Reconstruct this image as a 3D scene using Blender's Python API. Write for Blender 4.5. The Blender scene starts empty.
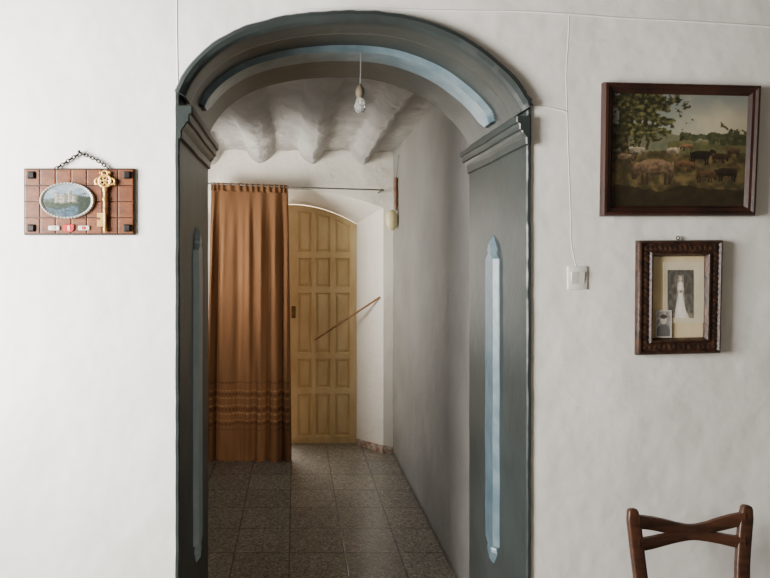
import bpy, bmesh, math, random
from mathutils import Vector, Matrix, noise
random.seed(7)
PI = math.pi
C = bpy.context.scene.collection
D = 2.05      # front wall face distance
DB = 2.72     # back of the thick wall
DF = 4.97     # far wall face
H = 1.6
F = 600.0
def P(px, py, d=D):
    return Vector(((px-295.0)*d/F, d, H-(py-260.0)*d/F))
def lin(c):
    out = []
    for v in c[:3]:
        v = max(0, min(255, v))/255.0
        out.append(v/12.92 if v <= 0.04045 else ((v+0.055)/1.055)**2.4)
    return (out[0], out[1], out[2], 1.0)

# ------------------------------------------------------------------ materials
def new_mat(name):
    m = bpy.data.materials.new(name); m.use_nodes = True
    nt = m.node_tree
    b = nt.nodes['Principled BSDF']
    return m, nt, b
def N(nt, t, **kw):
    n = nt.nodes.new(t)
    for k, v in kw.items():
        if hasattr(n, k): setattr(n, k, v)
        else: n.inputs[k].default_value = v
    return n
def ramp(nt, stops):
    r = nt.nodes.new('ShaderNodeValToRGB')
    cr = r.color_ramp
    while len(cr.elements) > 1: cr.elements.remove(cr.elements[-1])
    cr.elements[0].position = stops[0][0]; cr.elements[0].color = stops[0][1]
    for p, c in stops[1:]:
        e = cr.elements.new(p); e.color = c
    return r
def noisy(name, c1, c2, scale=6, rough=0.6, bumps=((30, 0.1, 0.01),), stretch=None, metallic=0.0, lo=.35, hi=.65):
    m, nt, b = new_mat(name)
    tc = N(nt, 'ShaderNodeTexCoord')
    vec = tc.outputs['Object']
    if stretch:
        mp = N(nt, 'ShaderNodeMapping'); mp.inputs['Scale'].default_value = stretch
        nt.links.new(vec, mp.inputs['Vector']); vec = mp.outputs['Vector']
    nz = N(nt, 'ShaderNodeTexNoise'); nz.inputs['Scale'].default_value = scale; nz.inputs['Detail'].default_value = 6
    nt.links.new(vec, nz.inputs['Vector'])
    r = ramp(nt, [(lo, lin(c1)), (hi, lin(c2))])
    nt.links.new(nz.outputs['Fac'], r.inputs['Fac'])
    nt.links.new(r.outputs['Color'], b.inputs['Base Color'])
    b.inputs['Roughness'].default_value = rough
    b.inputs['Metallic'].default_value = metallic
    prev = None
    for sc, st, dist in bumps:
        n2 = N(nt, 'ShaderNodeTexNoise'); n2.inputs['Scale'].default_value = sc; n2.inputs['Detail'].default_value = 4
        nt.links.new(vec, n2.inputs['Vector'])
        bp = N(nt, 'ShaderNodeBump'); bp.inputs['Strength'].default_value = st; bp.inputs['Distance'].default_value = dist
        nt.links.new(n2.outputs['Fac'], bp.inputs['Height'])
        if prev: nt.links.new(prev.outputs['Normal'], bp.inputs['Normal'])
        prev = bp
    if prev: nt.links.new(prev.outputs['Normal'], b.inputs['Normal'])
    return m
M = {}
M['plaster'] = noisy('white_plaster', (233,231,225), (245,243,238), 2.0, 0.74,
                     ((1.4, .45, .07), (3.4, .34, .03), (10, .16, .009), (60, .10, .003)), lo=.3, hi=.7)
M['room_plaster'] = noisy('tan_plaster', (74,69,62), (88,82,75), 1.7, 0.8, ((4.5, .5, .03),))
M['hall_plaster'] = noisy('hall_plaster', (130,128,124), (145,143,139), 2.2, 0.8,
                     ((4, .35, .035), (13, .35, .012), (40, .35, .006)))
M['end_plaster'] = noisy('end_wall_plaster', (236,232,221), (244,240,232), 2.2, 0.8,
                     ((5, .5, .04), (22, .4, .012)))
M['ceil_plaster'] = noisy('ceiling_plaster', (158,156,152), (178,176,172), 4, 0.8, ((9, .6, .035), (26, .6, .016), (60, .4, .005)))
M['paint'] = noisy('dark_grey_green_paint', (41,47,46), (50,57,56), 4, 0.40, ((9, .25, .012), (40, .14, .003)))
M['strip_left_lightened'] = noisy('blue_paint_shade_lightened', (138,160,170), (154,174,182), 12, 0.30, ((30, .2, .005),))  # same blue paint as the right strip, lightened to offset the left jamb's shade
M['edge_left_lightened'] = noisy('blue_edge_paint_shade_lightened', (162,181,189), (178,194,200), 12, 0.30, ((30, .2, .005),))  # bevel of the same paint, lightened for the shaded left jamb
M['strip'] = noisy('blue_paint_glare_darkened', (62,83,94), (80,101,112), 14, 0.34, ((30, .25, .006),))  # same blue paint, darkened to offset strong window light on the right jamb
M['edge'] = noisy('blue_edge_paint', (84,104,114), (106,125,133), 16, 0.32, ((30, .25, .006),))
M['strip_arch'] = noisy('arch_blue_paint', (86,109,121), (108,130,141), 14, 0.28, ((30, .25, .006),))
def floor_mat():
    m, nt, b = new_mat('terrazzo_tiles')
    tc = N(nt, 'ShaderNodeTexCoord')
    mp = N(nt, 'ShaderNodeMapping'); mp.inputs['Location'].default_value = (0.03, 0.02, 0)
    nt.links.new(tc.outputs['Object'], mp.inputs['Vector'])
    br = N(nt, 'ShaderNodeTexBrick'); br.offset = 0.0
    br.inputs['Scale'].default_value = 1.0
    br.inputs['Brick Width'].default_value = .30; br.inputs['Row Height'].default_value = .30
    br.inputs['Mortar Size'].default_value = .005; br.inputs['Mortar Smooth'].default_value = .4
    br.inputs['Color1'].default_value = (.90,.90,.90,1); br.inputs['Color2'].default_value = (1.06,1.06,1.06,1)
    br.inputs['Mortar'].default_value = (.48,.48,.48,1)
    nt.links.new(mp.outputs['Vector'], br.inputs['Vector'])
    vo = N(nt, 'ShaderNodeTexVoronoi'); vo.inputs['Scale'].default_value = 100
    nt.links.new(tc.outputs['Object'], vo.inputs['Vector'])
    r = ramp(nt, [(0, lin((98,94,86))), (.35, lin((128,123,113))), (.6, lin((144,138,127))), (.85, lin((112,107,98))), (1, lin((168,161,148)))])
    sep = N(nt, 'ShaderNodeSeparateColor'); nt.links.new(vo.outputs['Color'], sep.inputs[0])
    nt.links.new(sep.outputs[0], r.inputs['Fac'])
    mx = N(nt, 'ShaderNodeMix'); mx.data_type = 'RGBA'; mx.blend_type = 'MULTIPLY'; mx.inputs[0].default_value = 1
    nt.links.new(r.outputs['Color'], mx.inputs[6]); nt.links.new(br.outputs['Color'], mx.inputs[7])
    nt.links.new(mx.outputs[2], b.inputs['Base Color'])
    b.inputs['Roughness'].default_value = .22
    nz = N(nt, 'ShaderNodeTexNoise'); nz.inputs['Scale'].default_value = 9
    nt.links.new(tc.outputs['Object'], nz.inputs['Vector'])
    bp = N(nt, 'ShaderNodeBump'); bp.inputs['Strength'].default_value = .10; bp.inputs['Distance'].default_value = .01
    nt.links.new(nz.outputs['Fac'], bp.inputs['Height'])
    bp2 = N(nt, 'ShaderNodeBump'); bp2.invert = True; bp2.inputs['Strength'].default_value = .3; bp2.inputs['Distance'].default_value = .002
    nt.links.new(br.outputs['Fac'], bp2.inputs['Height']); nt.links.new(bp.outputs['Normal'], bp2.inputs['Normal'])
    nt.links.new(bp2.outputs['Normal'], b.inputs['Normal'])
    return m
M['floor'] = floor_mat()
M['ground'] = noisy('pale_ground', (216,208,192), (228,220,206), 5, .9)
M['frame_wood'] = noisy('dark_brown_frame_wood', (36,20,15), (55,31,23), 9, .35, ((60,.2,.003),), (1,1,1))
M['carved_wood'] = noisy('carved_dark_wood', (36,22,16), (70,44,30), 40, .45, ((120,.6,.004),))
M['plaque_wood'] = noisy('orange_brown_wood', (86,42,13), (110,59,21), 16, .45, ((60,.3,.003),), (1,1,4))
M['plaque_dark'] = noisy('dark_brown_wood', (34,18,9), (46,25,13), 16, .7)
M['chair_wood'] = noisy('chair_wood', (50,30,20), (75,45,30), 10, .38, ((50,.15,.002),), (1,1,6))
M['bar_wood'] = noisy('bar_wood', (128,90,60), (160,118,82), 20, .5)
M['iron'] = noisy('black_iron', (28,26,25), (44,41,39), 40, .5, ((90,.3,.002),), None, .7)
M['rod_metal'] = noisy('dull_grey_metal', (84,80,76), (104,100,94), 40, .5, ((90,.1,.001),), None, .3)
M['brass'] = noisy('old_brass', (186,146,74), (214,176,102), 30, .38, ((120,.3,.002),), None, .4)
M['pewter'] = noisy('pewter', (150,150,146), (182,182,177), 30, .4, ((120,.3,.002),), None, .4)
M['red'] = noisy('red_enamel', (165,30,26), (185,44,36), 20, .35)
M['white_enamel'] = noisy('white_enamel', (205,200,190), (220,216,208), 20, .35)
M['plastic'] = noisy('white_plastic', (228,226,219), (234,232,226), 10, .4, ((5,.02,.001),))
M['rocker'] = noisy('off_white_plastic', (206,203,194), (214,211,203), 10, .35, ((5,.02,.001),))
M['cable'] = noisy('painted_cable', (231,229,224), (240,239,235), 12, .75)
M['grey_cable'] = noisy('grey_cable', (120,120,118), (140,140,138), 12, .5)
M['mat_board'] = noisy('beige_mat', (212,192,150), (222,204,164), 14, .8)
M['paper'] = noisy('photo_paper', (208,196,166), (220,209,182), 14, .6)
M['door'] = noisy('tan_yellow_paint', (214,186,134), (230,207,158), 9, .45, ((25,.25,.004),), (1,1,.4))
M['lock'] = noisy('dull_lock_metal', (110,86,52), (138,110,72), 30, .4, ((90,.1,.001),), None, .3)
M['cream'] = noisy('cream_yellow', (214,200,150), (226,214,170), 14, .4)
M['brown'] = noisy('brown_turned_wood', (92,58,34), (122,80,50), 20, .45)
M['socket'] = noisy('dull_socket', (104,94,78), (128,116,96), 20, .4)
M['terracotta'] = noisy('worn_brick_skirting', (150,108,90), (205,196,184), 34, .8, ((60,.5,.006),))
m, nt, b = new_mat('bulb_glass')
b.inputs['Base Color'].default_value = (.95,.95,.93,1); b.inputs['Roughness'].default_value = .08
b.inputs['Transmission Weight'].default_value = .75; b.inputs['IOR'].default_value = 1.3
nz = N(nt, 'ShaderNodeTexNoise'); nz.inputs['Scale'].default_value = 30
bp = N(nt, 'ShaderNodeBump'); bp.inputs['Strength'].default_value = .03
nt.links.new(nz.outputs['Fac'], bp.inputs['Height']); nt.links.new(bp.outputs['Normal'], b.inputs['Normal'])
M['glass'] = m
def attr_mat(name, rough=.6, sheen=0):
    m, nt, b = new_mat(name)
    a = N(nt, 'ShaderNodeAttribute'); a.attribute_name = 'Col'
    nt.links.new(a.outputs['Color'], b.inputs['Base Color'])
    b.inputs['Roughness'].default_value = rough
    return m
M['canvas'] = attr_mat('oil_paint', .5)
M['print'] = attr_mat('printed_picture', .35)
def curtain_mat():
    m = attr_mat('curtain_cloth', 1.0)
    nt = m.node_tree; b = nt.nodes['Principled BSDF']
    b.inputs['Specular IOR Level'].default_value = .08
    out = nt.nodes['Material Output']
    a = [n for n in nt.nodes if n.type == 'ATTRIBUTE'][0]
    tr = N(nt, 'ShaderNodeBsdfTranslucent')
    nt.links.new(a.outputs['Color'], tr.inputs['Color'])
    mx = N(nt, 'ShaderNodeMixShader'); mx.inputs[0].default_value = .16
    nt.links.new(b.outputs[0], mx.inputs[1]); nt.links.new(tr.outputs[0], mx.inputs[2])
    nt.links.new(mx.outputs[0], out.inputs['Surface'])
    tc = N(nt, 'ShaderNodeTexCoord'); mp = N(nt, 'ShaderNodeMapping'); mp.inputs['Scale'].default_value = (1,1,.4)
    nz = N(nt, 'ShaderNodeTexNoise'); nz.inputs['Scale'].default_value = 120
    nt.links.new(tc.outputs['Object'], mp.inputs[0]); nt.links.new(mp.outputs[0], nz.inputs['Vector'])
    bp = N(nt, 'ShaderNodeBump'); bp.inputs['Strength'].default_value = .3; bp.inputs['Distance'].default_value = .004
    nt.links.new(nz.outputs['Fac'], bp.inputs['Height']); nt.links.new(bp.outputs['Normal'], b.inputs['Normal'])
    return m
M['curtain'] = curtain_mat()

# ------------------------------------------------------------------ mesh helpers
def obj(name, bm, mats, parent=None, smooth=40, recalc=True):
    if recalc: bmesh.ops.recalc_face_normals(bm, faces=bm.faces[:])
    me = bpy.data.meshes.new(name); bm.to_mesh(me); bm.free()
    if not isinstance(mats, (list, tuple)): mats = [mats]
    for mm in mats: me.materials.append(mm)
    if smooth:
        me.shade_smooth(); me.set_sharp_from_angle(angle=math.radians(smooth))
    o = bpy.data.objects.new(name, me); C.objects.link(o)
    if parent:
        o.parent = parent
        o.matrix_parent_inverse = Matrix.Translation(-parent_loc(parent))
    return o
def parent_loc(p):
    v = Vector(p.location); return v if p.type == 'EMPTY' else Vector((0,0,0))
def tag(o, label=None, cat=None, group=None, kind=None):
    if label: o['label'] = label
    if cat: o['category'] = cat
    if group: o['group'] = group
    if kind: o['kind'] = kind
    return o
def thing(name, label, cat, loc, group=None):
    o = bpy.data.objects.new(name, None); C.objects.link(o); o.location = loc
    o.empty_display_size = .05
    return tag(o, label, cat, group)
def box(bm, x0, x1, y0, y1, z0, z1, bev=0, mi=0):
    vs = [bm.verts.new((x, y, z)) for x in (x0, x1) for y in (y0, y1) for z in (z0, z1)]
    fs = [(0,1,3,2),(4,6,7,5),(0,4,5,1),(2,3,7,6),(0,2,6,4),(1,5,7,3)]
    faces = [bm.faces.new([vs[i] for i in f]) for f in fs]
    for f in faces: f.material_index = mi
    if bev:
        es = list({e for f in faces for e in f.edges})
        bmesh.ops.bevel(bm, geom=es, offset=bev, segments=2, affect='EDGES', profile=.5)
def loops_solid(bm, loops, caps=True, close=True):
    vl = [[bm.verts.new(p) for p in L] for L in loops]
    n = len(vl[0])
    for a, b2 in zip(vl, vl[1:]):
        for i in range(n if close else n-1):
            j = (i+1) % n
            bm.faces.new((a[i], a[j], b2[j], b2[i]))
    if caps:
        bm.faces.new(vl[0]); bm.faces.new(vl[-1][::-1])
    return vl
def tube(bm, pts, r, seg=8, rx=None, closed=False):
    pts = [Vector(p) for p in pts]; n = len(pts)
    rr = r if isinstance(r, (list, tuple)) else [r]*n
    r2 = rr if rx is None else (rx if isinstance(rx, (list, tuple)) else [rx]*n)
    loops = []
    t0 = (pts[1]-pts[0]).normalized()
    u = Vector((1,0,0)) if abs(t0.x) < .8 else Vector((0,0,1))
    for i in range(n):
        t = (pts[min(i+1, n-1)]-pts[max(i-1, 0)]).normalized()
        u = (u - t*u.dot(t)).normalized(); v = t.cross(u)
        loops.append([pts[i] + u*math.cos(a)*rr[i] + v*math.sin(a)*r2[i] for a in [2*PI*k/seg for k in range(seg)]])
    loops_solid(bm, loops)
def lathe(bm, c, prof, seg=20, axis='Z'):
    c = Vector(c); loops = []
    for r, h in prof:
        L = []
        for k in range(seg):
            a = 2*PI*k/seg
            if axis == 'Z': L.append(c + Vector((r*math.cos(a), r*math.sin(a), h)))
            else: L.append(c + Vector((r*math.cos(a), -h, r*math.sin(a))))
        loops.append(L)
    loops_solid(bm, loops)
def ring(bm, c, R, r, ax=(0,1,0), seg=20, s2=8, ex=1.0):
    ax = Vector(ax).normalized()
    u = ax.orthogonal().normalized(); v = ax.cross(u); c = Vector(c)
    vl = []
    for i in range(seg):
        a = 2*PI*i/seg
        d = u*math.cos(a) + v*math.sin(a)
        cc = c + u*math.cos(a)*R*ex + v*math.sin(a)*R
        vl.append([bm.verts.new(cc + d*math.cos(b)*r + ax*math.sin(b)*r) for b in [2*PI*k/s2 for k in range(s2)]])
    for i in range(seg):
        A, B = vl[i], vl[(i+1) % seg]
        for k in range(s2):
            bm.faces.new((A[k], A[(k+1) % s2], B[(k+1) % s2], B[k]))
def prism_xz(bm, pts, y0, y1, inset=0):
    if inset:
        cx = sum(p[0] for p in pts)/len(pts); cz = sum(p[1] for p in pts)/len(pts)
        L0 = [(x+(cx-x)*inset, y0, z+(cz-z)*inset) for x, z in pts]
        loops_solid(bm, [L0, [(x, y0+(y1-y0)*.4, z) for x, z in pts], [(x, y1, z) for x, z in pts]])
    else:
        loops_solid(bm, [[(x, y0, z) for x, z in pts], [(x, y1, z) for x, z in pts]])
def catmull(pts, n):
    out = []
    P_ = [pts[0]] + list(pts) + [pts[-1]]
    for i in range(1, len(P_)-2):
        p0, p1, p2, p3 = [Vector(q) for q in P_[i-1:i+3]]
        for k in range(n):
            t = k/n
            out.append(.5*((2*p1)+(-p0+p2)*t+(2*p0-5*p1+4*p2-p3)*t*t+(-p0+3*p1-3*p2+p3)*t**3))
    out.append(Vector(pts[-1])); return out
def resample(pts, n):
    ds = [0]
    for a, b2 in zip(pts, pts[1:]): ds.append(ds[-1]+(b2-a).length)
    out = []; j = 0
    for i in range(n):
        s = ds[-1]*i/(n-1)
        while j < len(ds)-2 and ds[j+1] < s: j += 1
        f = (s-ds[j])/max(1e-9, ds[j+1]-ds[j])
        out.append(pts[j].lerp(pts[j+1], min(1, max(0, f))))
    return out, ds[-1]
def picture(name, corners_fn, nu, nv, fn, mat, parent, keep=None):
    verts = []; cols = []
    for j in range(nv+1):
        for i in range(nu+1):
            u, v = i/nu, j/nv
            verts.append(corners_fn(u, v)); cols.append(fn(u, v))
    faces = []
    for j in range(nv):
        for i in range(nu):
            a = j*(nu+1)+i
            faces.append((a, a+1, a+nu+2, a+nu+1))
    me = bpy.data.meshes.new(name); me.from_pydata([tuple(v) for v in verts], [], faces)
    at = me.color_attributes.new('Col', 'FLOAT_COLOR', 'POINT')
    for i, c in enumerate(cols): at.data[i].color = lin(c)
    me.materials.append(mat)
    o = bpy.data.objects.new(name, me); C.objects.link(o)
    if parent:
        o.parent = parent; o.matrix_parent_inverse = Matrix.Translation(-parent_loc(parent))
    return o
def mixc(a, b, t):
    t = max(0., min(1., t)); return tuple(a[i]+(b[i]-a[i])*t for i in range(3))
def nz2(x, y, s=0): return noise.fractal(Vector((x, y, s)), 1.0, 2.0, 5)
def sstep(a, b, x):
    t = max(0., min(1., (x-a)/(b-a))); return t*t*(3-2*t)

# ------------------------------------------------------------------ setting
X0, X1, YB, ZC = -2.05, 2.3, -2.4, 2.9
bm = bmesh.new(); box(bm, X0-.2, X1+.2, YB-.2, 5.6, -.12, 0)
tag(obj('floor', bm, M['floor'], smooth=0), 'dark grey-brown speckled terrazzo tile floor running through the corridor', 'floor', kind='structure')
bm = bmesh.new(); box(bm, -5, 5, 5.6, 12, -.14, -.02)
tag(obj('floor_outside', bm, M['ground'], smooth=0), 'pale street ground outside the far door', 'ground', kind='structure')

# opening outline
left_path = [Vector(((176-295)*D/F, 0)), Vector(((176-295)*D/F, H+(260-92)*D/F))]
arch_px = [(177,93),(185,77),(200,58),(222,41),(250,28),(290,18.5),(330,14.5),(352,14),(380,15),(410,19.5),(440,29),(470,44),(500,67),(518,87),(530,107)]
arch_pts = catmull([Vector(((x-295)*D/F, H+(260-y)*D/F)) for x, y in arch_px], 8)
arch_path, arch_len = resample(arch_pts, 140)
right_path = [Vector(((530-295)*D/F, H+(260-107)*D/F)), Vector(((530-295)*D/F, 0))]
def normals(path):
    out = []
    for i in range(len(path)):
        t = (path[min(i+1, len(path)-1)]-path[max(0, i-1)]).normalized()
        out.append(Vector((t.y, -t.x)))
    return out
hole = left_path + arch_path[1:-1] + right_path
hn = normals(left_path) + normals(arch_path)[1:-1] + normals(right_path)
def wall_loop(off, y):
    L = [(X0-.2, y, 0)]
    L += [(p.x-n.x*off, y, max(0, p.y-n.y*off)) for p, n in zip(hole, hn)]
    L += [(X1+.2, y, 0), (X1+.2, y, 3.1), (X0-.2, y, 3.1)]
    return L
bm = bmesh.new()
loops_solid(bm, [wall_loop(0, D), wall_loop(0, D+.012), wall_loop(.045, D+.012), wall_loop(.045, DB)])
tag(obj('wall_front', bm, M['plaster'], smooth=0), 'thick uneven white plaster wall pierced by the arched opening', 'wall', kind='structure')

# painted facings of the opening with a raised strip
YC, HW, BV = 2.385, .066, .020
def make_ys(HW):
    y1 = [D+.009+i*.012 for i in range(24)]
    return [y for y in y1 if y < YC-HW-.01] + [YC-HW-.003+i*(2*HW+.006)/60 for i in range(61)] + [YC+HW+.02+i*.03 for i in range(8)] + [DB]
def ridge(y, hw):
    if hw <= 0.004: return 0
    e = hw-abs(y-YC)
    if e <= 0: return 0
    return .019*min(1, e/BV)
def facing(name, path, length, hw_fn, label='', moulded=False, mats=('strip','edge'), HW=HW):
    YS = make_ys(HW)
    nr = normals(path); n = len(path)
    bm = bmesh.new(); rows = []
    for i in range(n):
        s = length*i/(n-1); p, nn = path[i], nr[i]
        hw = hw_fn(s)
        wob = .0015*noise.noise(Vector((p.x*6, p.y*6, 3)))
        edge_wob = wob + .0035*noise.noise(Vector((p.x*14, p.y*14, 7))) + .0015*noise.noise(Vector((p.x*40, p.y*40, 2)))
        if moulded:
            edge_wob += sstep(length-.12, length-.01, s)*.011*noise.noise(Vector((p.x*50, p.y*50, 5)))
        def lift(y):
            if not moulded: return 0
            return .020*(1-sstep(D+.100, D+.118, y))
        if moulded:
            r = [(-.008+edge_wob, D+.004), (-.008+edge_wob, D-.014), (-.002+edge_wob, D-.022), (.010+edge_wob*.6, D-.024), (.024+wob, D-.016), (.032+wob, D-.004)]
        else:
            r = [(-.001+edge_wob*.5, D-.006), (.009+edge_wob*.6, D-.006), (.013+wob, D-.001)]
        r += [(.013 + wob + ridge(y, hw) + lift(y), y) for y in YS]
        r += [(-.045, DB)]
        rows.append(([bm.verts.new((p.x+nn.x*o, y, p.y+nn.y*o)) for o, y in r], s, hw))
    for (A, s, hw), (B, s2, hw2) in zip(rows, rows[1:]):
        for k in range(len(A)-1):
            f = bm.faces.new((A[k], A[k+1], B[k+1], B[k]))
            yc = (A[k].co.y+A[k+1].co.y)/2
            h_ = (hw+hw2)/2
            if h_ > .003 and abs(yc-YC) < h_:
                f.material_index = 2 if abs(yc-YC) > h_-BV else 1
    if moulded:
        bm.faces.new(rows[0][0]); bm.faces.new(rows[-1][0][::-1])
    o = obj(name, bm, [M['paint'], M[mats[0]], M[mats[1]]], smooth=26)
    return tag(o, label, 'trim', kind='structure')
def spear(s0, s1):
    def fn(s):
        e = min(s-s0, s1-s)
        if e < 0: return 0
        if e < .060: return HW*.70*(e/.060)
        if e < .074: return HW*.70*(1-.30*(e-.060)/.014)
        if e < .095: return HW*(.49+.51*(e-.074)/.021)
        return HW
    return fn
zl = left_path[1].y; zr = right_path[0].y
capL = H+(260-107)*D/F; capR = H+(260-117)*D/F
lp, ll = resample(left_path, 620)
rp, rl = resample(right_path, 620)
trimL = facing('trim_1', lp, ll, spear(.395, 1.735), 'dark grey-green painted left jamb with raised blue strip, colour lightened against shade', False, ('strip_left_lightened','edge_left_lightened'))
trimR = facing('trim_2', rp, rl, spear(zr-1.70, zr-.392), 'dark grey-green painted right jamb with raised blue strip, colour darkened against strong light')
HWA = .074
def arch_hw(s):
    e = min(s-.050, arch_len-.030-s)
    if e < 0: return 0
    return HWA*min(1, .7+.3*e/.03)
trimA = facing('trim_3', arch_path, arch_len, arch_hw, 'dark grey-green painted arch underside with curved blue band', True, ('strip_arch','edge'), HWA)
def impost(zt, xf, sgn, par, k=1.0):
    prof = [(0,.0),(.048,0),(.052,-.003),(.052,-.024),(.043,-.028),(.041,-.033),(.041,-.052),(.032,-.056),(.031,-.062),(.023,-.073),(.016,-.082),(.015,-.108),(.007,-.112),(0,-.112)]
    bm = bmesh.new()
    loops = []
    for y, dx, dz in ((D-.022,-.004,-.001),(D-.018,0,0),(2.2,.001,.001),(2.4,0,-.002),(2.6,.001,0),(DB+.004,0,0)):
        loops.append([(xf+sgn*(.008+a*k+(dx if a > 0 else 0)), y, zt+z*k+dz) for a, z in prof])
    loops_solid(bm, loops)
    return obj('impost_moulding', bm, M['paint'], par, smooth=30)
impost(capL, left_path[0].x, 1, trimL)
impost(capR, right_path[0].x, -1, trimR, .88)

# room shell round the camera
WY0, WY1, WZ0, WZ1 = .45, 1.5, .95, 2.45
bm = bmesh.new()
box(bm, X0-.2, X0, YB-.2, WY0, 0, 3.1); box(bm, X0-.2, X0, WY1, D, 0, 3.1)
box(bm, X0-.2, X0, WY0, WY1, 0, WZ0); box(bm, X0-.2, X0, WY0, WY1, WZ1, 3.1)
tag(obj('wall_left', bm, M['plaster'], smooth=0), 'white room wall with window opening left of the camera', 'wall', kind='structure')
bm = bmesh.new(); box(bm, X1, X1+.2, YB-.2, D, 0, 3.1)
tag(obj('wall_right', bm, M['room_plaster'], smooth=0), 'tan room wall right of the chair', 'wall', kind='structure')
bm = bmesh.new(); box(bm, X0-.2, X1+.2, YB-.2, YB, 0, 3.1)
tag(obj('wall_back', bm, M['room_plaster'], smooth=0), 'tan room wall behind the camera', 'wall', kind='structure')
bm = bmesh.new(); box(bm, X0-.2, X1+.2, YB-.2, D, ZC, 3.1)
tag(obj('ceiling', bm, M['room_plaster'], smooth=0), 'tan ceiling of the room', 'ceiling', kind='structure')

# corridor
HX0, HX1 = -1.0, .812
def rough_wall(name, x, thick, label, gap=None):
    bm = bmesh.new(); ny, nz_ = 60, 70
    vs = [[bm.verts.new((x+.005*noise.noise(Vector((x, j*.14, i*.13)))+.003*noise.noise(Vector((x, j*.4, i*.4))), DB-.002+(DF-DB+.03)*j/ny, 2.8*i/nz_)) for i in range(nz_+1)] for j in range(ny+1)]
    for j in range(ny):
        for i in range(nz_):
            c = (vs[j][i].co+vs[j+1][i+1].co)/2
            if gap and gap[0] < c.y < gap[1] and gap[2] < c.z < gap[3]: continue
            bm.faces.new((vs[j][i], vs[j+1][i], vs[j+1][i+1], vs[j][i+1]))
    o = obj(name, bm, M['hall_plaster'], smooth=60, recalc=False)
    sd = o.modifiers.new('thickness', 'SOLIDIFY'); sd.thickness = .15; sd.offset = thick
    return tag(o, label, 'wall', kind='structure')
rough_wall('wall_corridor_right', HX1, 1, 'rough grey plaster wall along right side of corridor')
rough_wall('wall_corridor_left', HX0, -1, 'rough plaster wall with added fill-light opening along left side of corridor', (3.75, 4.55, 1.1, 2.1))  # unseen opening added to let the corridor fill lamp in
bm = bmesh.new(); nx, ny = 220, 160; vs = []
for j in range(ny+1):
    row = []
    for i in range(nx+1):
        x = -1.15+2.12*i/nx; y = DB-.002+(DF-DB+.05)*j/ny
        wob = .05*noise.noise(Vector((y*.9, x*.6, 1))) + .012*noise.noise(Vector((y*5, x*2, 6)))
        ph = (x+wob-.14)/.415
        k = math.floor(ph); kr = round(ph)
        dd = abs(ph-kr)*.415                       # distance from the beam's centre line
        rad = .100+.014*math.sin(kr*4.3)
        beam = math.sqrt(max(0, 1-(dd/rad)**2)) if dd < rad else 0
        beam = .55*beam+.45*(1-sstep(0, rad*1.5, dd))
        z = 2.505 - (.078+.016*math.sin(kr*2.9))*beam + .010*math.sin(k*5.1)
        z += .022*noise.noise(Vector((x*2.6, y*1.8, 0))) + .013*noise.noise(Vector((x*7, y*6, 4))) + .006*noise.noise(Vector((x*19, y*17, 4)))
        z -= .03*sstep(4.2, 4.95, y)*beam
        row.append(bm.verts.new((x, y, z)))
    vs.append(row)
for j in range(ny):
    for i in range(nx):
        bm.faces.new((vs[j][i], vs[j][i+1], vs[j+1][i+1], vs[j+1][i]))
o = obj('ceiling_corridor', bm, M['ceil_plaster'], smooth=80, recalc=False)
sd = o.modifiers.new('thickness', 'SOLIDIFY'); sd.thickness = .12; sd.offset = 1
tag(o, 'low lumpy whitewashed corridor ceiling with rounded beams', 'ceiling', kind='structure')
# far wall with splayed arched recess
def recess(cx, hw, zs, zt, n=24):
    pts = [(cx-hw, 0)]
    for i in range(n+1):
        t = -1+2*i/n
        pts.append((cx+hw*t, zt-(zt-zs)*t*t))
    pts.append((cx+hw, 0)); return pts
FA = recess(-.03, .762, 2.03, 2.185); FB = recess(-.04, .577, 1.92, 2.09)
FA2 = recess(-.03, .748, 2.025, 2.18)
def far_loop(h, y): return [(-1.2, y, 0)] + [(x, y, z) for x, z in h] + [(1.05, y, 0), (1.05, y, 3.1), (-1.2, y, 3.1)]
bm = bmesh.new(); loops_solid(bm, [far_loop(FA, DF), far_loop(FA2, DF+.012), far_loop(FB, 5.22), far_loop(FB, 5.4)])
tag(obj('wall_far', bm, M['end_plaster'], smooth=30), 'white end wall of corridor with splayed arched door recess', 'wall', kind='structure')
# worn skirting at the right foot of the recess
bm = bmesh.new()
L = [(.812, 4.962), (.724, 4.962), (.532, 5.213), (.545, 5.222), (.735, 4.975), (.812, 4.975)]
loops_solid(bm, [[(x, y, 0) for x, y in L], [(x, y, .055+.012*math.sin(i*2)) for i, (x, y) in enumerate(L)]])
tag(obj('baseboard_right', bm, M['terracotta'], smooth=0), 'worn low skirting at right foot of the door recess', 'skirting', kind='structure')

# ------------------------------------------------------------------ door leaf
DY = 5.225
def ztop(x): return 2.088-.170*((x+.04)/.577)**2
def ZP(py, d=DY): return H-(py-260)*d/F
rows_px = [(None, 252), (258, 287), (293, 353), (359, 388), (394, 436)]
dx0, dx1 = -.075, .534
cols = [(.024, .142), (.178, .306), (.346, .478)]
def relief(x, z):
    best = -1
    for a, b2 in cols:
        if not a < x < b2: continue
        for t, bt in rows_px:
            zt_ = (ztop(x)-.055) if t is None else ZP(t)
            zb = ZP(bt)
            if zb < z < zt_:
                best = max(best, min(x-a, b2-x, z-zb, zt_-z))
    if best < 0: return 0
    if best < .005: return .018*best/.005
    if best < .011: return .018
    if best < .028: return .018-.010*(best-.011)/.017
    return .008
bm = bmesh.new(); nx, nz_ = 152, 380
vs = []
for j in range(nz_+1):
    row = []
    for i in range(nx+1):
        x = dx0+(dx1-dx0)*i/nx
        z = .003+(ztop(x)-.009)*j/nz_
        row.append(bm.verts.new((x, DY+relief(x, z), z)))
    vs.append(row)
for j in range(nz_):
    for i in range(nx):
        bm.faces.new((vs[j][i], vs[j][i+1], vs[j+1][i+1], vs[j+1][i]))
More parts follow.
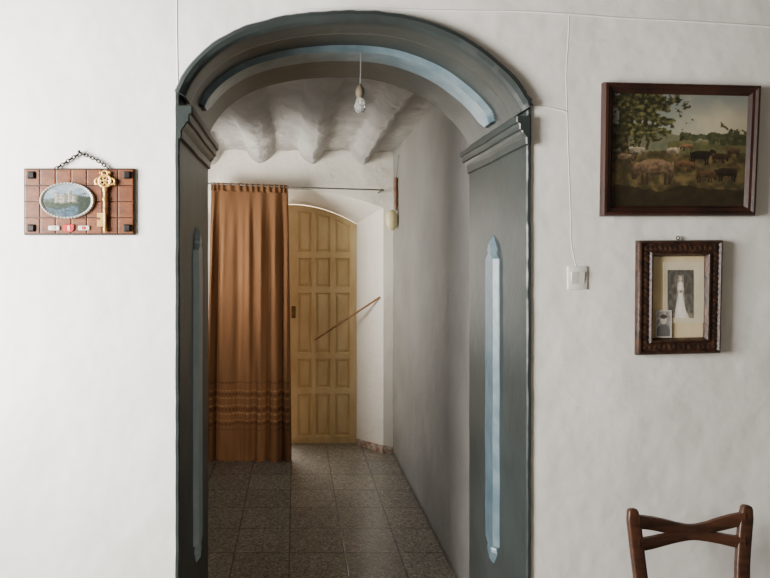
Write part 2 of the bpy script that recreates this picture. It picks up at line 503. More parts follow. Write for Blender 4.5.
bd = [vs[0][i] for i in range(nx+1)] + [vs[j][nx] for j in range(1, nz_+1)] + [vs[nz_][i] for i in range(nx-1, -1, -1)] + [vs[j][0] for j in range(nz_-1, 0, -1)]
bk = [bm.verts.new((v.co.x, DY+.045, v.co.z)) for v in bd]
for i in range(len(bd)):
    j = (i+1) % len(bd); bm.faces.new((bd[i], bk[i], bk[j], bd[j]))
bm.faces.new(bk)
door = tag(obj('door_1', bm, M['door'], smooth=30, recalc=False), 'tan yellow panelled door leaf with arched top at corridor end', 'door', kind='structure')
bm = bmesh.new(); box(bm, -.030, .006, DY-.016, DY, ZP(318), ZP(306), .004)
obj('door_lock', bm, M['lock'], door)

# diagonal bar
bm = bmesh.new()
a, b2 = P(315, 340, 5.208), P(380, 297, 4.992)
tube(bm, [a, a.lerp(b2, .3), a.lerp(b2, .7), b2], [.0075,.0085,.009,.0085], 8)
tag(obj('door_bar', bm, M['bar_wood']), 'thin brown wooden bar slanting across yellow door to the recess side', 'bar')

# curtain and rod
YR = 4.79
ra, rb = P(199, 183, YR), P(384, 190, YR)
rod = thing('curtain_rod', 'thin dark curtain rod spanning the corridor end above the brown curtain', 'curtain rod', ra)
bm = bmesh.new(); tube(bm, [ra+Vector((-.2,0,.008)), ra, ra.lerp(rb,.5)-Vector((0,0,.006)), rb], .0060, 10)
obj('rod', bm, M['rod_metal'], rod)
for p in (rb-Vector((.02,0,0)), ra+Vector((-.17,0,.008))):
    bm = bmesh.new(); tube(bm, [p, Vector((p.x, DF+.002, p.z))], .006, 8); ring(bm, p, .010, .003, (1,0,0), 12, 6)
    obj('bracket', bm, M['rod_metal'], rod)
nu, nv = 220, 300
me = bpy.data.meshes.new('curtain')
verts, colsC, faces = [], [], []
for j in range(nv+1):
    v = j/nv
    for i in range(nu+1):
        u = i/nu
        xt = -.668+.612*u; xb = -.704+.668*u
        sw = v**.8
        zt_ = ra.z+(rb.z-ra.z)*((xt-ra.x)/(rb.x-ra.x))+.010
        zb = -.001
        z = zt_+(zb-zt_)*v
        x = xt+(xb-xt)*sw
        ph = 2*PI*(6.2*u+.34*math.sin(5*u+1)+.16*math.sin(11*u+.5)+.12*math.sin(1.8*v+6*u))
        amp = (.010+.030*sstep(0, .3, v))*(.7+.45*math.sin(7*u+2))
        y = YR-.005+amp*math.sin(ph)+.006*math.sin(2.3*ph+3*v)*sstep(.02,.2,v)
        if v < .03: y = YR + .009*math.sin(ph*2.5)
        x += .010*math.sin(ph+1.2)*sw
        verts.append((x, y, z))
        base = (102, 73, 49)
        c = mixc(base, (84,58,39), .5+.5*nz2(u*14, z*2))
        dash = 1 if math.sin(u*170) > -.2 else .3
        for zz, h_, k, light in ((.625,.006,.45,0),(.560,.005,.5,1),(.530,.012,.45,0),(.500,.005,.5,1),(.440,.005,.5,1),(.410,.014,.45,0),(.378,.005,.5,1),(.325,.005,.45,1),(.298,.011,.45,0),(.250,.006,.45,0)):
            if abs(z-zz) < h_: c = mixc(c, (156,114,76) if light else (50,34,24), k*dash)
        colsC.append(c)
for j in range(nv):
    for i in range(nu):
        a = j*(nu+1)+i; faces.append((a, a+nu+1, a+nu+2, a+1))
me.from_pydata(verts, [], faces)
at = me.color_attributes.new('Col', 'FLOAT_COLOR', 'POINT')
for i, c in enumerate(colsC): at.data[i].color = lin(c)
me.materials.append(M['curtain']); me.shade_smooth()
cur = bpy.data.objects.new('curtain', me); C.objects.link(cur)
tag(cur, 'long reddish-brown gathered curtain with striped lower border covering left door half', 'curtain')

# hanging fixture on the corridor wall
yf = 4.72
t = thing('wall_ornament', 'slim brown hanging piece with rounded cream lower end on corridor wall', 'wall ornament', (HX1-.02, yf, 1.82))
xw = HX1-.016
bm = bmesh.new(); lathe(bm, (xw, yf, 0), [(.006,2.25),(.014,2.245),(.016,2.22),(.012,2.20),(.016,2.17),(.016,2.10),(.012,2.08),(.016,2.055),(.014,2.03),(.010,1.99)], 14); obj('stem', bm, M['brown'], t)
bm = bmesh.new(); lathe(bm, (xw-.034, yf, 0), [(.006,1.995),(.022,1.988),(.036,1.972),(.045,1.948),(.049,1.915),(.045,1.88),(.036,1.855),(.022,1.838),(.006,1.832)], 22); obj('lower_end', bm, M['cream'], t)
bm = bmesh.new(); tube(bm, [(xw, yf, 2.245), (xw+.006, yf-.02, 2.33), (xw+.010, yf-.05, 2.42)], .003, 6); obj('cord', bm, M['grey_cable'], t)

# ------------------------------------------------------------------ bulb
bx_, dpt = (360-295)/F*2.336, 2.336
t = thing('pendant_bulb', 'bare clear light bulb hanging on a thin cord from the arch', 'light bulb', (bx_, dpt, 2.17))
zB = lambda py: H+(260-py)*dpt/F
bm = bmesh.new(); tube(bm, [(bx_, dpt, zB(42)), (bx_+.003, dpt, zB(60)), (bx_+.001, dpt, zB(86))], .0022, 6); obj('cord', bm, M['grey_cable'], t)
bm = bmesh.new(); lathe(bm, (bx_, dpt, 0), [(.004,zB(84)),(.009,zB(86)),(.016,zB(89)),(.0175,zB(91)),(.0175,zB(95)),(.014,zB(96)),(.014,zB(98))], 18); obj('socket', bm, M['socket'], t)
bm = bmesh.new(); lathe(bm, (bx_, dpt, 0), [(.012,zB(97.5)),(.013,zB(99)),(.018,zB(102)),(.0225,zB(105.5)),(.0225,zB(108)),(.018,zB(111)),(.010,zB(112.6)),(.002,zB(113))], 22); obj('glass_bulb', bm, M['glass'], t)
bm = bmesh.new(); tube(bm, [(bx_-.004, dpt, zB(98)), (bx_-.006, dpt, zB(104)), (bx_, dpt, zB(106)), (bx_+.006, dpt, zB(104)), (bx_+.004, dpt, zB(98))], .0012, 5); obj('filament', bm, M['iron'], t)

# ------------------------------------------------------------------ frames
def quadpt(c, u, v, y):
    tl, tr, br, bl = c
    top = tl.lerp(tr, u); bot = bl.lerp(br, u); p = bot.lerp(top, v)
    return Vector((p.x, y, p.z))
def frame_mesh(c, prof, W, Hh):
    bm = bmesh.new(); loops = []
    for ins, pr in prof:
        u, v = ins/W, ins/Hh
        loops.append([quadpt(c, a, b3, D-pr) for a, b3 in ((u,1-v),(1-u,1-v),(1-u,v),(u,v))])
    vl = [[bm.verts.new(p) for p in L] for L in loops]
    vl.append(vl[0])
    for A, B in zip(vl, vl[1:]):
        for i in range(4):
            j = (i+1) % 4; bm.faces.new((A[i], A[j], B[j], B[i]))
    return bm
# painting
c = (P(602,83,D-.005), P(762,85,D-.024), P(756,216,D-.024), P(600,216.5,D-.005))
W_, H_ = .53, .445
t = thing('painting', 'pastoral oil painting of cattle and trees in dark brown frame', 'painting', (c[3].x, D, c[3].z))
bm = frame_mesh(c, [(0,0),(0,.018),(.004,.026),(.012,.028),(.018,.022),(.026,.02),(.032,.014),(.036,.010),(.036,0)], W_, H_)
obj('frame', bm, M['frame_wood'], t, smooth=20)
def cow(u, v, cx, cy, s, flip=1, graze=False):
    x = (u-cx)/s*flip*1.2; y = (v-cy)/s
    n = .06*noise.noise(Vector((u*40, v*40, cx*9)))
    if (abs(x)/1.0)**2.6+(abs(y-.03*x)/.44)**2.6 < 1+n: return True
    if graze:
        if abs(x-1.12) < .22 and -.55 < y < .25 and abs(y+.1-(1.05-x)*1.2) < .5: return True
        if ((x-1.25)/.20)**2+((y+.5)/.26)**2 < 1: return True
    else:
        if ((x-1.28)/.30)**2+((y-.36+.4*(x-1.28))/.17)**2 < 1: return True
        if .7 < x < 1.25 and abs(y-.12-(x-.8)*.5) < .26: return True
    for lx, w in ((-.85,.10), (-.6,.08), (.5,.09), (.76,.09)):
        if abs(x-lx) < w and -1.05 < y < 0: return True
    if abs(x+1.02) < .045 and -.6 < y < .3: return True
    return False
herd = ((.20,.50,.055,-1,0,(210,196,166)),(.46,.50,.055,1,0,(212,196,162)),(.56,.54,.045,-1,1,(160,120,84)),(.10,.44,.06,1,1,(170,144,110)),
        (.90,.50,.06,-1,0,(110,84,60)),(.80,.45,.06,1,1,(66,48,34)),(.66,.46,.09,1,0,(36,29,24)),(.54,.38,.07,1,1,(130,96,64)),
        (.86,.31,.085,-1,1,(50,38,29)),(.70,.29,.075,1,1,(104,76,52)),(.33,.35,.15,-1,1,(150,122,92)))
def paint_fn(u, v):
    n1 = nz2(u*4, v*4); n2 = nz2(u*14, v*14, 5); n3 = nz2(u*30, v*30, 9)
    u2, v2 = u+.004*n3+.003*n2, v+.004*nz2(u*30, v*30, 19)
    sky = mixc((150,160,150), (216,208,178), sstep(.1, .9, u+.3*n1)); sky = mixc(sky, (160,170,164), sstep(.75, 1, v))
    sky = mixc(sky, (228,218,186), max(0, n1+.3*n2)*.8)
    col = sky
    hill = .64+.04*math.sin(u*7)+.03*n1
    if v2 < hill: col = mixc((104,112,90), (140,138,102), .5+n2*.8)
    if v2 < .57+.03*n1 and u > .42: col = mixc((84,90,56), (124,116,74), .5+n2)
    if v2 < .48+.04*n1: col = mixc((66,60,38), (122,106,66), .42+n2*1.1)
    if u > .5 and abs(v2-.62-.03*n2) < .03+.03*n1: col = mixc((56,64,44), (94,98,64), .4+n3)
    if u > .80 and v2 < .68+.12*n2 and v > .55: col = mixc((50,56,38), (94,96,62), .4+n3)
    if abs(u2-.105-.03*math.sin(v*6)) < .024 and v > .36: col = mixc((40,32,22), (110,92,64), .4+n3)
    if abs(u2-.215+.05*math.sin(v*5)) < .017 and v > .40: col = mixc((44,36,26), (112,96,66), .4+n3)
    if abs(u2-.30-.16*(v-.75)) < .010 and .50 < v < .97: col = (56,46,32)
    fol = 1.25-((u-.20)/.38)**2-((v-.92)/.40)**2+n2*1.0+n1*.4
    if fol > .60: col = mixc((36,42,24), (132,128,78), .28+n3*1.3)
    fol = .85-((u-.02)/.13)**2-((v-.66)/.34)**2+n2*.9
    if fol > .4: col = mixc((34,38,22), (88,88,54), .4+n3)
    if v2 < .17+.07*n1: col = mixc(col, (36,29,18), .74)
    for cx, cy, s, fl, gz, cc in herd:
        if cow(u2, v2, cx, cy, s, fl, gz): col = mixc(cc, tuple(q*.38 for q in cc), .40-(v-cy)/s*1.0+n3*.5)
    vig = .86+.14*sstep(0,.3,min(u,1-u,v,1-v))
    return tuple(q*.92*vig for q in mixc(col, (92,68,38), .12))
picture('canvas', lambda u, v: quadpt(c, .062+u*.876, .075+v*.85, D-.011), 240, 196, paint_fn, M['canvas'], t)

# wedding photo
de = D-.010
c2 = (P(637,240.5,de), P(721.5,240,de), P(719,353,de), P(636,355,de))
W2, H2 = .284, .385
t = thing('framed_photograph', 'old wedding portrait in carved dark wood frame below the painting', 'framed photo', (c2[3].x, D, c2[3].z))
bm = frame_mesh(c2, [(0,0),(0,.014),(.004,.022),(.009,.024),(.014,.018),(.026,.021),(.038,.018),(.043,.024),(.048,.024),(.052,.016),(.055,.008),(.055,0)], W2, H2)
def bead(bm, p, r, sx=1, sz=1, sy=.8):
    m4 = Matrix.Translation(p) @ Matrix.Diagonal((sx, sy, sz, 1))
    bmesh.ops.create_icosphere(bm, subdivisions=1, radius=r, matrix=m4)
for ins, r, cnt in ((.026,.0095,(15,20)), (.0065,.003,(36,48)), (.0455,.003,(26,36))):
    u0, v0 = ins/W2, ins/H2
    for k in range(cnt[0]):
        for vv in (v0, 1-v0): bead(bm, quadpt(c2, u0+(1-2*u0)*k/(cnt[0]-1), vv, D-.019 if r > .006 else D-.023), r, sy=.45)
    for k in range(1, cnt[1]-1):
        for uu in (u0, 1-u0): bead(bm, quadpt(c2, uu, v0+(1-2*v0)*k/(cnt[1]-1), D-.019 if r > .006 else D-.023), r, sy=.45)
obj('frame', bm, M['carved_wood'], t, smooth=50)
bm = bmesh.new()
loops_solid(bm, [[quadpt(c2, a, b3, y) for a, b3 in ((.17,.87),(.83,.87),(.83,.13),(.17,.13))] for y in (D-.007, D-.001)])
obj('mat_board', bm, M['mat_board'], t, smooth=0)
def bride(u, v):
    n = nz2(u*8, v*8, 2)
    col = mixc((80,77,70), (126,121,110), .42+n*.8+(.35-v)*.4)
    col = mixc(col, (142,134,118), 1-sstep(.06, .14, v))
    x = u-.50
    wv = .13+.10*(.88-v)
    if .1 < v < .90: col = mixc(col, (192,186,172), .5*(1-sstep(wv*.8, wv, abs(x))))
    if v < .76:
        if v > .70: w = .11*(1-(v-.70)/.06*.6)
        elif v > .54: w = .075+.035*(v-.54)/.16
        else: w = .075+.20*((.54-v)/.54)**1.2
        off = .10*max(0, .18-v)/.18
        sh = abs(x-off*.6)/w
        fold = .25*math.sin(x*70)*(1 if v < .5 else 0)
        col = mixc(col, mixc((250,246,234), (206,200,187), sh*.5+.15+fold*.5+n*.2), 1-sstep(w*.9, w*1.08, abs(x-off*.6)))
    for sgn in (-1, 1):
        ax = sgn*(.105-.05*abs(v-.62)/.1)
        if .54 < v < .70 and abs(x-ax) < .022: col = (214,200,180)
    if ((x)/.065)**2+((v-.555)/.035)**2 < 1: col = mixc((196,188,160), (120,118,96), .5+n*1.5)
    if abs(x) < .024 and .74 < v < .80: col = (204,186,160)
    hd = (x/.052)**2+((v-.825)/.050)**2
    hr = (x/.066)**2+((v-.845)/.050)**2
    if hr < 1: col = (52,44,36)
    if hd < 1 and v < .855: col = (214,196,170)
    if abs(v-.872) < .008 and abs(x) < .055: col = (226,220,206)
    return col
qc = (P(664,262,D-.009), P(704,262,D-.009), P(704,323,D-.009), P(664,323,D-.009))
bm = bmesh.new(); loops_solid(bm, [[quadpt(qc, a, b3, y) for a, b3 in ((0,1),(1,1),(1,0),(0,0))] for y in (D-.009, D-.006)])
obj('photo_mount', bm, M['paper'], t, smooth=0)
pc = (P(667.5,270,D-.0096), P(693.5,270,D-.0096), P(693.5,318,D-.0096), P(667.5,318,D-.0096))
picture('photograph', lambda u, v: quadpt(pc, u, v, D-.0096), 84, 150, bride, M['print'], t)
bm = bmesh.new(); ring(bm, P(678,238,D-.006), .006, .0016, (0,1,0), 14, 6); obj('hanging_ring', bm, M['iron'], t)
# loose snapshot
sc = (P(653.5,310), P(669.5,310), P(669.5,337), P(653.5,337))
def snap(u, v):
    n = nz2(u*6, v*6, 7)
    if u < .07 or u > .93 or v < .05 or v > .95: return (206,202,194)
    col = mixc((130,126,120), (178,174,166), .5+n+v*.2)
    if ((u-.5)/.4)**2+((v-.2)/.32)**2 < 1: col = (104,102,100)
    if ((u-.5)/.2)**2+((v-.64)/.16)**2 < 1: col = (204,194,180)
    if ((u-.5)/.22)**2+((v-.77)/.08)**2 < 1: col = (72,66,60)
    return col
t2 = thing('snapshot', 'small loose black and white photo tucked into corner of carved frame', 'photo', (sc[3].x, D-.012, sc[3].z))
bm = bmesh.new(); loops_solid(bm, [[quadpt(sc, a, b3, y) for a, b3 in ((0,1),(1,1),(1,0),(0,0))] for y in (D-.0115, D-.0092)])
obj('paper', bm, M['paper'], t2, smooth=0)
picture('print', lambda u, v: quadpt(sc, u, v, D-.0119), 24, 40, snap, M['print'], t2)

# ------------------------------------------------------------------ light switch
t = thing('light_switch', 'white square double rocker light switch on wall right of the arch', 'light switch', P(577,290))
a, b2 = P(567.5,266), P(587,289.5)
bm = bmesh.new(); box(bm, a.x, b2.x, D-.004, D+.002, b2.z, a.z, .002); obj('plate', bm, M['plastic'], t)
for k in range(2):
    x0 = a.x+.011+k*.0232
    bm = bmesh.new(); loops_solid(bm, [[(x0,D-.0035,b2.z+.020),(x0+.0205,D-.0035,b2.z+.020),(x0+.0205,D-.0035,a.z-.020),(x0,D-.0035,a.z-.020)],
                                       [(x0,D-.0050,b2.z+.020),(x0+.0205,D-.0050,b2.z+.020),(x0+.0205,D-.0105,a.z-.020),(x0,D-.0105,a.z-.020)]])
    obj('rocker', bm, M['rocker'], t, smooth=0)

# cables painted over
def cable(pxs, r, label, m='cable', sink=.3):
    pts = catmull([P(x, y, D+r*sink) for x, y in pxs], 6)
    bm = bmesh.new(); tube(bm, pts, r, 8)
    return tag(obj('cable', bm, M[m], smooth=60), label, 'cable')
cable([(300,10),(330,9),(365,8),(420,10),(470,11),(520,11.5),(568,14),(620,18),(680,21),(730,24),(775,27)], .0036, 'white painted cable running level along the top of the wall')
cable([(569,15),(568,40),(566,75),(567,112),(568,150),(570,200),(571,240),(574,258),(576,266)], .0020, 'white painted cable dropping down the wall to the light switch', 'cable', .55)
cable([(177,-12),(177,30),(177.5,60),(178,88)], .0030, 'white painted cable running upright above left end of the arch')
cable([(526,106),(534,106),(545,107),(556,109),(567,112)], .0022, 'short thin cable stub joining right end of the arch', 'cable', -.2)

# ------------------------------------------------------------------ key plaque
pl = thing('key_plaque', 'orange-brown wooden plaque with oval castle picture and brass key on chain', 'wall plaque', P(24,235))
de = D-.014
x0, z1 = P(23,168,de).x, P(23,168,de).z; x1, z0 = P(134.5,235,de).x, P(135,235,de).z
bm = bmesh.new(); box(bm, x0, x1, D-.010, D+.001, z0, z1, .003); obj('board', bm, M['plaque_dark'], pl)
bm = bmesh.new(); nc, nr_ = 7, 4
wx, wz = (x1-x0-.008)/nc, (z1-z0-.008)/nr_
for i in range(nc):
    for j in range(nr_):
        ax, az = x0+.004+i*wx, z0+.004+j*wz
        g = .0015; e = .003
        loops_solid(bm, [[(ax+g,D-.009,az+g),(ax+wx-g,D-.009,az+g),(ax+wx-g,D-.009,az+wz-g),(ax+g,D-.009,az+wz-g)],
                         [(ax+g,D-.0125,az+g),(ax+wx-g,D-.0125,az+g),(ax+wx-g,D-.0125,az+wz-g),(ax+g,D-.0125,az+wz-g)],
                         [(ax+g+e,D-.0130,az+g+e),(ax+wx-g-e,D-.0130,az+g+e),(ax+wx-g-e,D-.0130,az+wz-g-e),(ax+g+e,D-.0130,az+wz-g-e)]])
obj('carved_blocks', bm, M['plaque_wood'], pl, smooth=0)
for px, py in ((31,175),(127,175),(31,228),(127,228)):
    p = P(px, py, D-.017); bm = bmesh.new()
    r = .017
    pts = [(p.x+rr*math.cos(a), p.z+rr*math.sin(a)) for a, rr in [(PI/4*k, r if k % 2 else r*.75) for k in range(8)]]
    prism_xz(bm, pts, D-.021, D-.0125, .35); obj('corner_stud', bm, M['iron'], pl, smooth=0)
# oval
oc = P(67, 200.5, D-.020); A_, B_ = .093, .062
bm = bmesh.new(); seg = 40
loops = []
for f, y in ((1.0,D-.012),(1.0,D-.021),(.96,D-.024),(.90,D-.022),(.87,D-.019),(.0001,D-.0185)):
    loops.append([(oc.x+A_*f*math.cos(2*PI*k/seg), y, oc.z+B_*f*math.sin(2*PI*k/seg)) for k in range(seg)])
loops_solid(bm, loops)
for k in range(46):
    a = 2*PI*k/46; bead(bm, Vector((oc.x+A_*.95*math.cos(a), D-.0235, oc.z+B_*.95*math.sin(a))), .003)
med = obj('oval_frame', bm, M['pewter'], pl)
def castle(x, y):
    n = nz2(x*3, y*3, 3); n2 = nz2(x*9, y*9, 1)
    col = mixc((124,152,172), (200,208,208), .5+n*.8-y*.3)
    if y < .25+.12*math.sin(x*3+1)+.1*n: col = mixc((54,76,66), (104,120,98), .5+n2)
    for cx, w, h in ((-.15,.34,.34),(-.42,.08,.52),(.12,.08,.58),(.30,.10,.30),(-.12,.07,.46)):
        if abs(x-cx) < w and -.15 < y < h:
            col = mixc((206,198,182), (96,90,80), .4+(x-cx)/w*.5+n2*.4)
            if abs(((x*14) % 1)-.5) < .14 and abs(((y*6) % 1)-.5) < .2: col = (44,42,40)
    if y < -.12+.1*n: col = mixc((22,42,28), (66,86,58), .5+n2)
    if y < -.42+.1*math.sin(x*4): col = mixc((34,62,80), (96,126,142), .5+n2)
    if x > .45 and y < .3+.3*n2: col = mixc((18,32,24), (50,68,48), .5+n2)
    return tuple(q*.76 for q in col)
verts, cl, fc = [], [], []
NR, NS = 24, 80
for i in range(NR+1):
    f = i/NR
    for k in range(NS):
        a = 2*PI*k/NS; x, y = f*math.cos(a), f*math.sin(a)
        verts.append((oc.x+A_*.87*x, D-.0195, oc.z+B_*.87*y)); cl.append(castle(x, y*.95))
for i in range(NR):
    for k in range(NS):
        j = (k+1) % NS; fc.append((i*NS+k, i*NS+j, (i+1)*NS+j, (i+1)*NS+k))
me = bpy.data.meshes.new('landscape_picture'); me.from_pydata(verts, [], fc)
at = me.color_attributes.new('Col', 'FLOAT_COLOR', 'POINT')
for i, q in enumerate(cl): at.data[i].color = lin(q)
me.materials.append(M['print'])
o = bpy.data.objects.new('landscape_picture', me); C.objects.link(o); o.parent = pl; o.matrix_parent_inverse = Matrix.Translation(-Vector(pl.location))
# key
yk = D-.022
bm = bmesh.new()
def kp(px, py): p = P(px, py, yk); return Vector((p.x, yk, p.z))
ring(bm, kp(105,181), .020, .0044, (0,1,0), 26, 8)
for dx, dy in ((-7,1),(7,1),(0,-7)): ring(bm, kp(105+dx,180.5+dy), .0095, .0036, (0,1,0), 16, 8)
for dx, dy in ((-2.5,2),(2.5,2),(0,-2.5)): ring(bm, kp(105+dx,180.5+dy), .0065, .0028, (0,1,0), 14, 6)
for dx, dy in ((-9.5,3.5),(9.5,3.5),(-4.5,-8),(4.5,-8)): bead(bm, kp(105+dx,180.5+dy), .0048)
kc = kp(105,0).x
kz = lambda py: kp(0,py).z
lathe(bm, (kc, yk, 0), [(.004,kz(186.5)),(.009,kz(188)),(.009,kz(190.5)),(.0055,kz(192.5)),(.0055,kz(197)),(.009,kz(198.5)),(.009,kz(200)),(.0055,kz(202)),(.0053,kz(208)),(.0075,kz(209)),(.0053,kz(210.5)),(.0053,kz(227)),(.0072,kz(228.5)),(.006,kz(231)),(.003,kz(232.5))], 14)
pts = [(kc, kz(213)), (kc-.026, kz(213)), (kc-.026, kz(217.5)), (kc-.015, kz(217.5)), (kc-.015, kz(220)), (kc-.026, kz(220)), (kc-.026, kz(226.5)), (kc, kz(226.5))]
prism_xz(bm, pts, yk-.0035, yk+.0035)
obj('ornamental_key', bm, M['brass'], pl)
for k, (px, m1, m2) in enumerate(((54,'white_enamel','pewter'),(69,'red','white_enamel'),(84,'white_enamel','red'))):
    p = P(px, 228, D-.016); s = .0036 if k == 1 else .0031
    sh = [(-5,3.5),(5,3.5),(5,-1.2),(3.6,-3.2),(0,-4.2),(-3.6,-3.2),(-5,-1.2)] if k == 1 else [(-6,2.5),(6,2.5),(6.5,0),(6,-2.5),(-6,-2.5),(-6.5,0)]
    bm = bmesh.new(); prism_xz(bm, [(p.x+a*s, p.z+b3*s) for a, b3 in sh], D-.0185, D-.0120, .10)
    e = obj('shield_badge', bm, M[m1], pl, smooth=0)
    bm = bmesh.new()
    em = [(-1.0,2.2),(1.0,2.2),(1.0,-2.0),(0,-2.7),(-1.0,-2.0)] if k == 1 else [(-2,1.6),(2,1.6),(2,-1.6),(-2,-1.6)]
    prism_xz(bm, [(p.x+a*s, p.z+b3*s) for a, b3 in em], D-.0200, D-.0180, .1)
    obj('emblem', bm, M[m2], e, smooth=0)
# chain
bm = bmesh.new()
path, plen = resample(catmull([P(55,169,D-.010), P(64,163.5,D-.009), P(73,157.5,D-.009), P(81,154,D-.010), P(90,157,D-.009), P(99,161.5,D-.009), P(108,168,D-.010)], 8), 19)
for i in range(18):
    a, b2 = path[i], path[i+1]; d = (b2-a).normalized(); m_ = (a+b2)/2
    side = Vector((0,1,0)) if i % 2 == 0 else d.cross(Vector((0,1,0))).normalized()
    v = d.cross(side).normalized()
    pts = [m_ + d*math.cos(q)*.0080 + v*math.sin(q)*.0048 for q in [2*PI*k/12 for k in range(12)]]
    vl = []
    for k in range(12):
        tt = (pts[(k+1) % 12]-pts[k-1]).normalized(); nn = tt.cross(side).normalized()
        vl.append([bm.verts.new(pts[k]+nn*math.cos(w)*.0019+side*math.sin(w)*.0019) for w in [2*PI*h/6 for h in range(6)]])
    for k in range(12):
        A, B = vl[k], vl[(k+1) % 12]
        for h in range(6): bm.faces.new((A[h], A[(h+1) % 6], B[(h+1) % 6], B[h]))
obj('chain', bm, M['iron'], pl)
bm = bmesh.new(); p = P(81,152.5,D); lathe(bm, (p.x, D, p.z), [(.002,-.01),(.002,.016),(.0055,.017),(.0055,.019),(.002,.021)], 10, 'Y')
tag(obj('nail', bm, M['iron']), 'small dark nail holding up the chain of the key plaque', 'nail')

# ------------------------------------------------------------------ chair
ch = thing('dining_chair', 'dark brown wooden chair with butterfly back slats standing against the wall', 'chair', (1.24, 1.7, 0))
def leg_post(top, mid, xs, name):
    pts = catmull([Vector((xs, 1.925, 0)), Vector((xs, 1.86, .25)), Vector((xs, 1.845, .45)), mid, top], 5)
    n = len(pts)
    rw = [.017+.004*min(1, i/(n*.5)) for i in range(n)]; rw[-1] = .016
    bm = bmesh.new(); loops = []
    for i, p in enumerate(pts):
        t = (pts[min(i+1, n-1)]-pts[max(i-1, 0)]).normalized()
        u = (Vector((1,0,0))-t*t.x).normalized(); v = t.cross(u)
        L = []
        for k in range(20):
            a = 2*PI*k/20; ca, sa = math.cos(a), math.sin(a)
            L.append(p+u*math.copysign(abs(ca)**.5, ca)*rw[i]+v*math.copysign(abs(sa)**.5, sa)*.0115)
        loops.append(L)
    tdir = (pts[-1]-pts[-2]).normalized()
    cen = pts[-1]; last = loops[-1]
    loops.append([cen+(q-cen)*.80+tdir*.006 for q in last])
    loops.append([cen+(q-cen)*.40+tdir*.009 for q in last])
    loops_solid(bm, loops)
    return obj(name, bm, M['chair_wood'], ch, smooth=50)
tl, ml = P(632.5,511,1.92), P(640.5,578,1.885)
tr, mr = P(746.5,507.5,1.92), P(742,578,1.885)
leg_post(tl, ml, ml.x+.004, 'back_leg'); leg_post(tr, mr, mr.x-.004, 'back_leg')
def cm2(pts): return [(v.x, v.y) for v in catmull([Vector(q) for q in pts], 4)]
def slat(top, bot):
    T, Bt = cm2(top), cm2(bot)
    bm = bmesh.new(); loops = []
    for (xa, ya), (xb, yb) in zip(T, Bt):
        u = (xa-636)/109; bow = .022*4*u*(1-u)
        da = 1.904+bow-(ya-525)*.0005
        a, b2 = P(xa, ya, da), P(xb, yb, da-.002)
        nrm = Vector((0, .008, .001))
        L = []
        for q, w in ((a, .6), (a.lerp(b2,.2), 1), (a.lerp(b2,.8), 1), (b2, .6)): L.append(q-nrm*w)
        for q, w in ((b2, .6), (a.lerp(b2,.8), 1), (a.lerp(b2,.2), 1), (a, .6)): L.append(q+nrm*w)
        loops.append(L)
    loops_solid(bm, loops); obj('back_slat', bm, M['chair_wood'], ch, smooth=35)
xs_ = [638,651,664,678,691,704,718,731,744]
slat(list(zip(xs_, [515,516.5,519,522.5,524.5,522.5,518,514.5,512])), list(zip(xs_, [528,529.5,532,533.6,534.4,533.2,530.5,527.5,524.5])))
slat(list(zip(xs_, [538.5,536.5,533.8,532,531.5,531.5,532.8,535,536.5])), list(zip(xs_, [551,548.5,545,541.5,539.5,540.5,543,546,548.5])))
xl, xr = ml.x+.004, mr.x-.004
bm = bmesh.new()
def seat_loop(z, g):
    return [(xl-.02+g, 1.84-g, z), (xr+.02-g, 1.84-g, z), (xr+.04-g, 1.50, z), (xr+.02-g, 1.44+g, z), (xl-.02+g, 1.44+g, z), (xl-.04+g, 1.50, z)]
loops_solid(bm, [seat_loop(.43,.006), seat_loop(.436,0), seat_loop(.454,0), seat_loop(.46,.008)])
obj('seat', bm, M['chair_wood'], ch, smooth=35)
for x in (xl-.01, xr+.01):
    bm = bmesh.new(); tube(bm, [(x,1.475,0),(x,1.475,.25),(x,1.475,.44)], [.013,.017,.018], 12); obj('front_leg', bm, M['chair_wood'], ch)
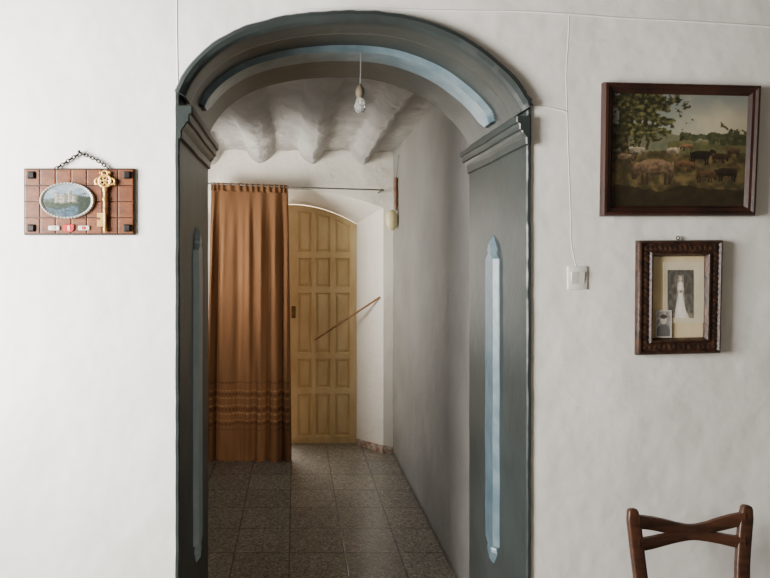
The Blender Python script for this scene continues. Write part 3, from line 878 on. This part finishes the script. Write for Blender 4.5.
for x in (xl-.003, xr+.003):
    bm = bmesh.new(); tube(bm, [(x,1.475,.2),(x,1.872,.2)], .009, 10); obj('stretcher', bm, M['chair_wood'], ch)
for y, z in ((1.475,.28),(1.867,.24)):
    bm = bmesh.new(); tube(bm, [(xl-.005,y,z),(xr+.005,y,z)], .009, 10); obj('stretcher', bm, M['chair_wood'], ch)

# ------------------------------------------------------------------ light
def area(name, loc, target, sx, sy, e, col, spread=180):
    l = bpy.data.lights.new(name, 'AREA'); l.shape = 'RECTANGLE'; l.size = sx; l.size_y = sy; l.energy = e; l.color = col
    l.spread = math.radians(spread)
    o = bpy.data.objects.new(name, l); C.objects.link(o); o.location = loc
    d = Vector(target)-Vector(loc); o.rotation_euler = d.to_track_quat('-Z', 'Y').to_euler()
    return o
area('window_light', (X0-.03, (WY0+WY1)/2, 1.74), (0, 1.0, 1.8), 1.0, 1.4, 280, (1,.968,.92))
area('corridor_fill_light', (HX0-.03, 4.15, 1.7), (.55, 5.05, 2.0), .6, .7, 24, (1,.94,.83), 125)  # unseen fill lamp, added to brighten the door and recess
area('street_daylight', (-.36, 6.1, 1.6), (-.36, 5.0, 1.3), 1.0, 1.6, 80, (1,.92,.80))
sun = bpy.data.lights.new('sun', 'SUN'); sun.energy = 8; sun.angle = .03; sun.color = (1,.90,.74)
so = bpy.data.objects.new('sun', sun); C.objects.link(so); so.rotation_euler = Vector((-.10, -.74, -.66)).to_track_quat('-Z', 'Y').to_euler()
wd = bpy.data.worlds.new('World'); bpy.context.scene.world = wd; wd.use_nodes = True
bg = wd.node_tree.nodes['Background']; bg.inputs[0].default_value = (.94,.96,1,1); bg.inputs[1].default_value = 3.0

cam = bpy.data.cameras.new('camera'); co = bpy.data.objects.new('camera', cam); C.objects.link(co)
co.location = (0, 0, H); co.rotation_euler = (PI/2, 0, 0)
cam.sensor_fit = 'HORIZONTAL'; cam.sensor_width = 36; cam.lens = 36*F/770
cam.shift_x = 90/770; cam.shift_y = -29/770; cam.clip_start = .05
bpy.context.scene.camera = co
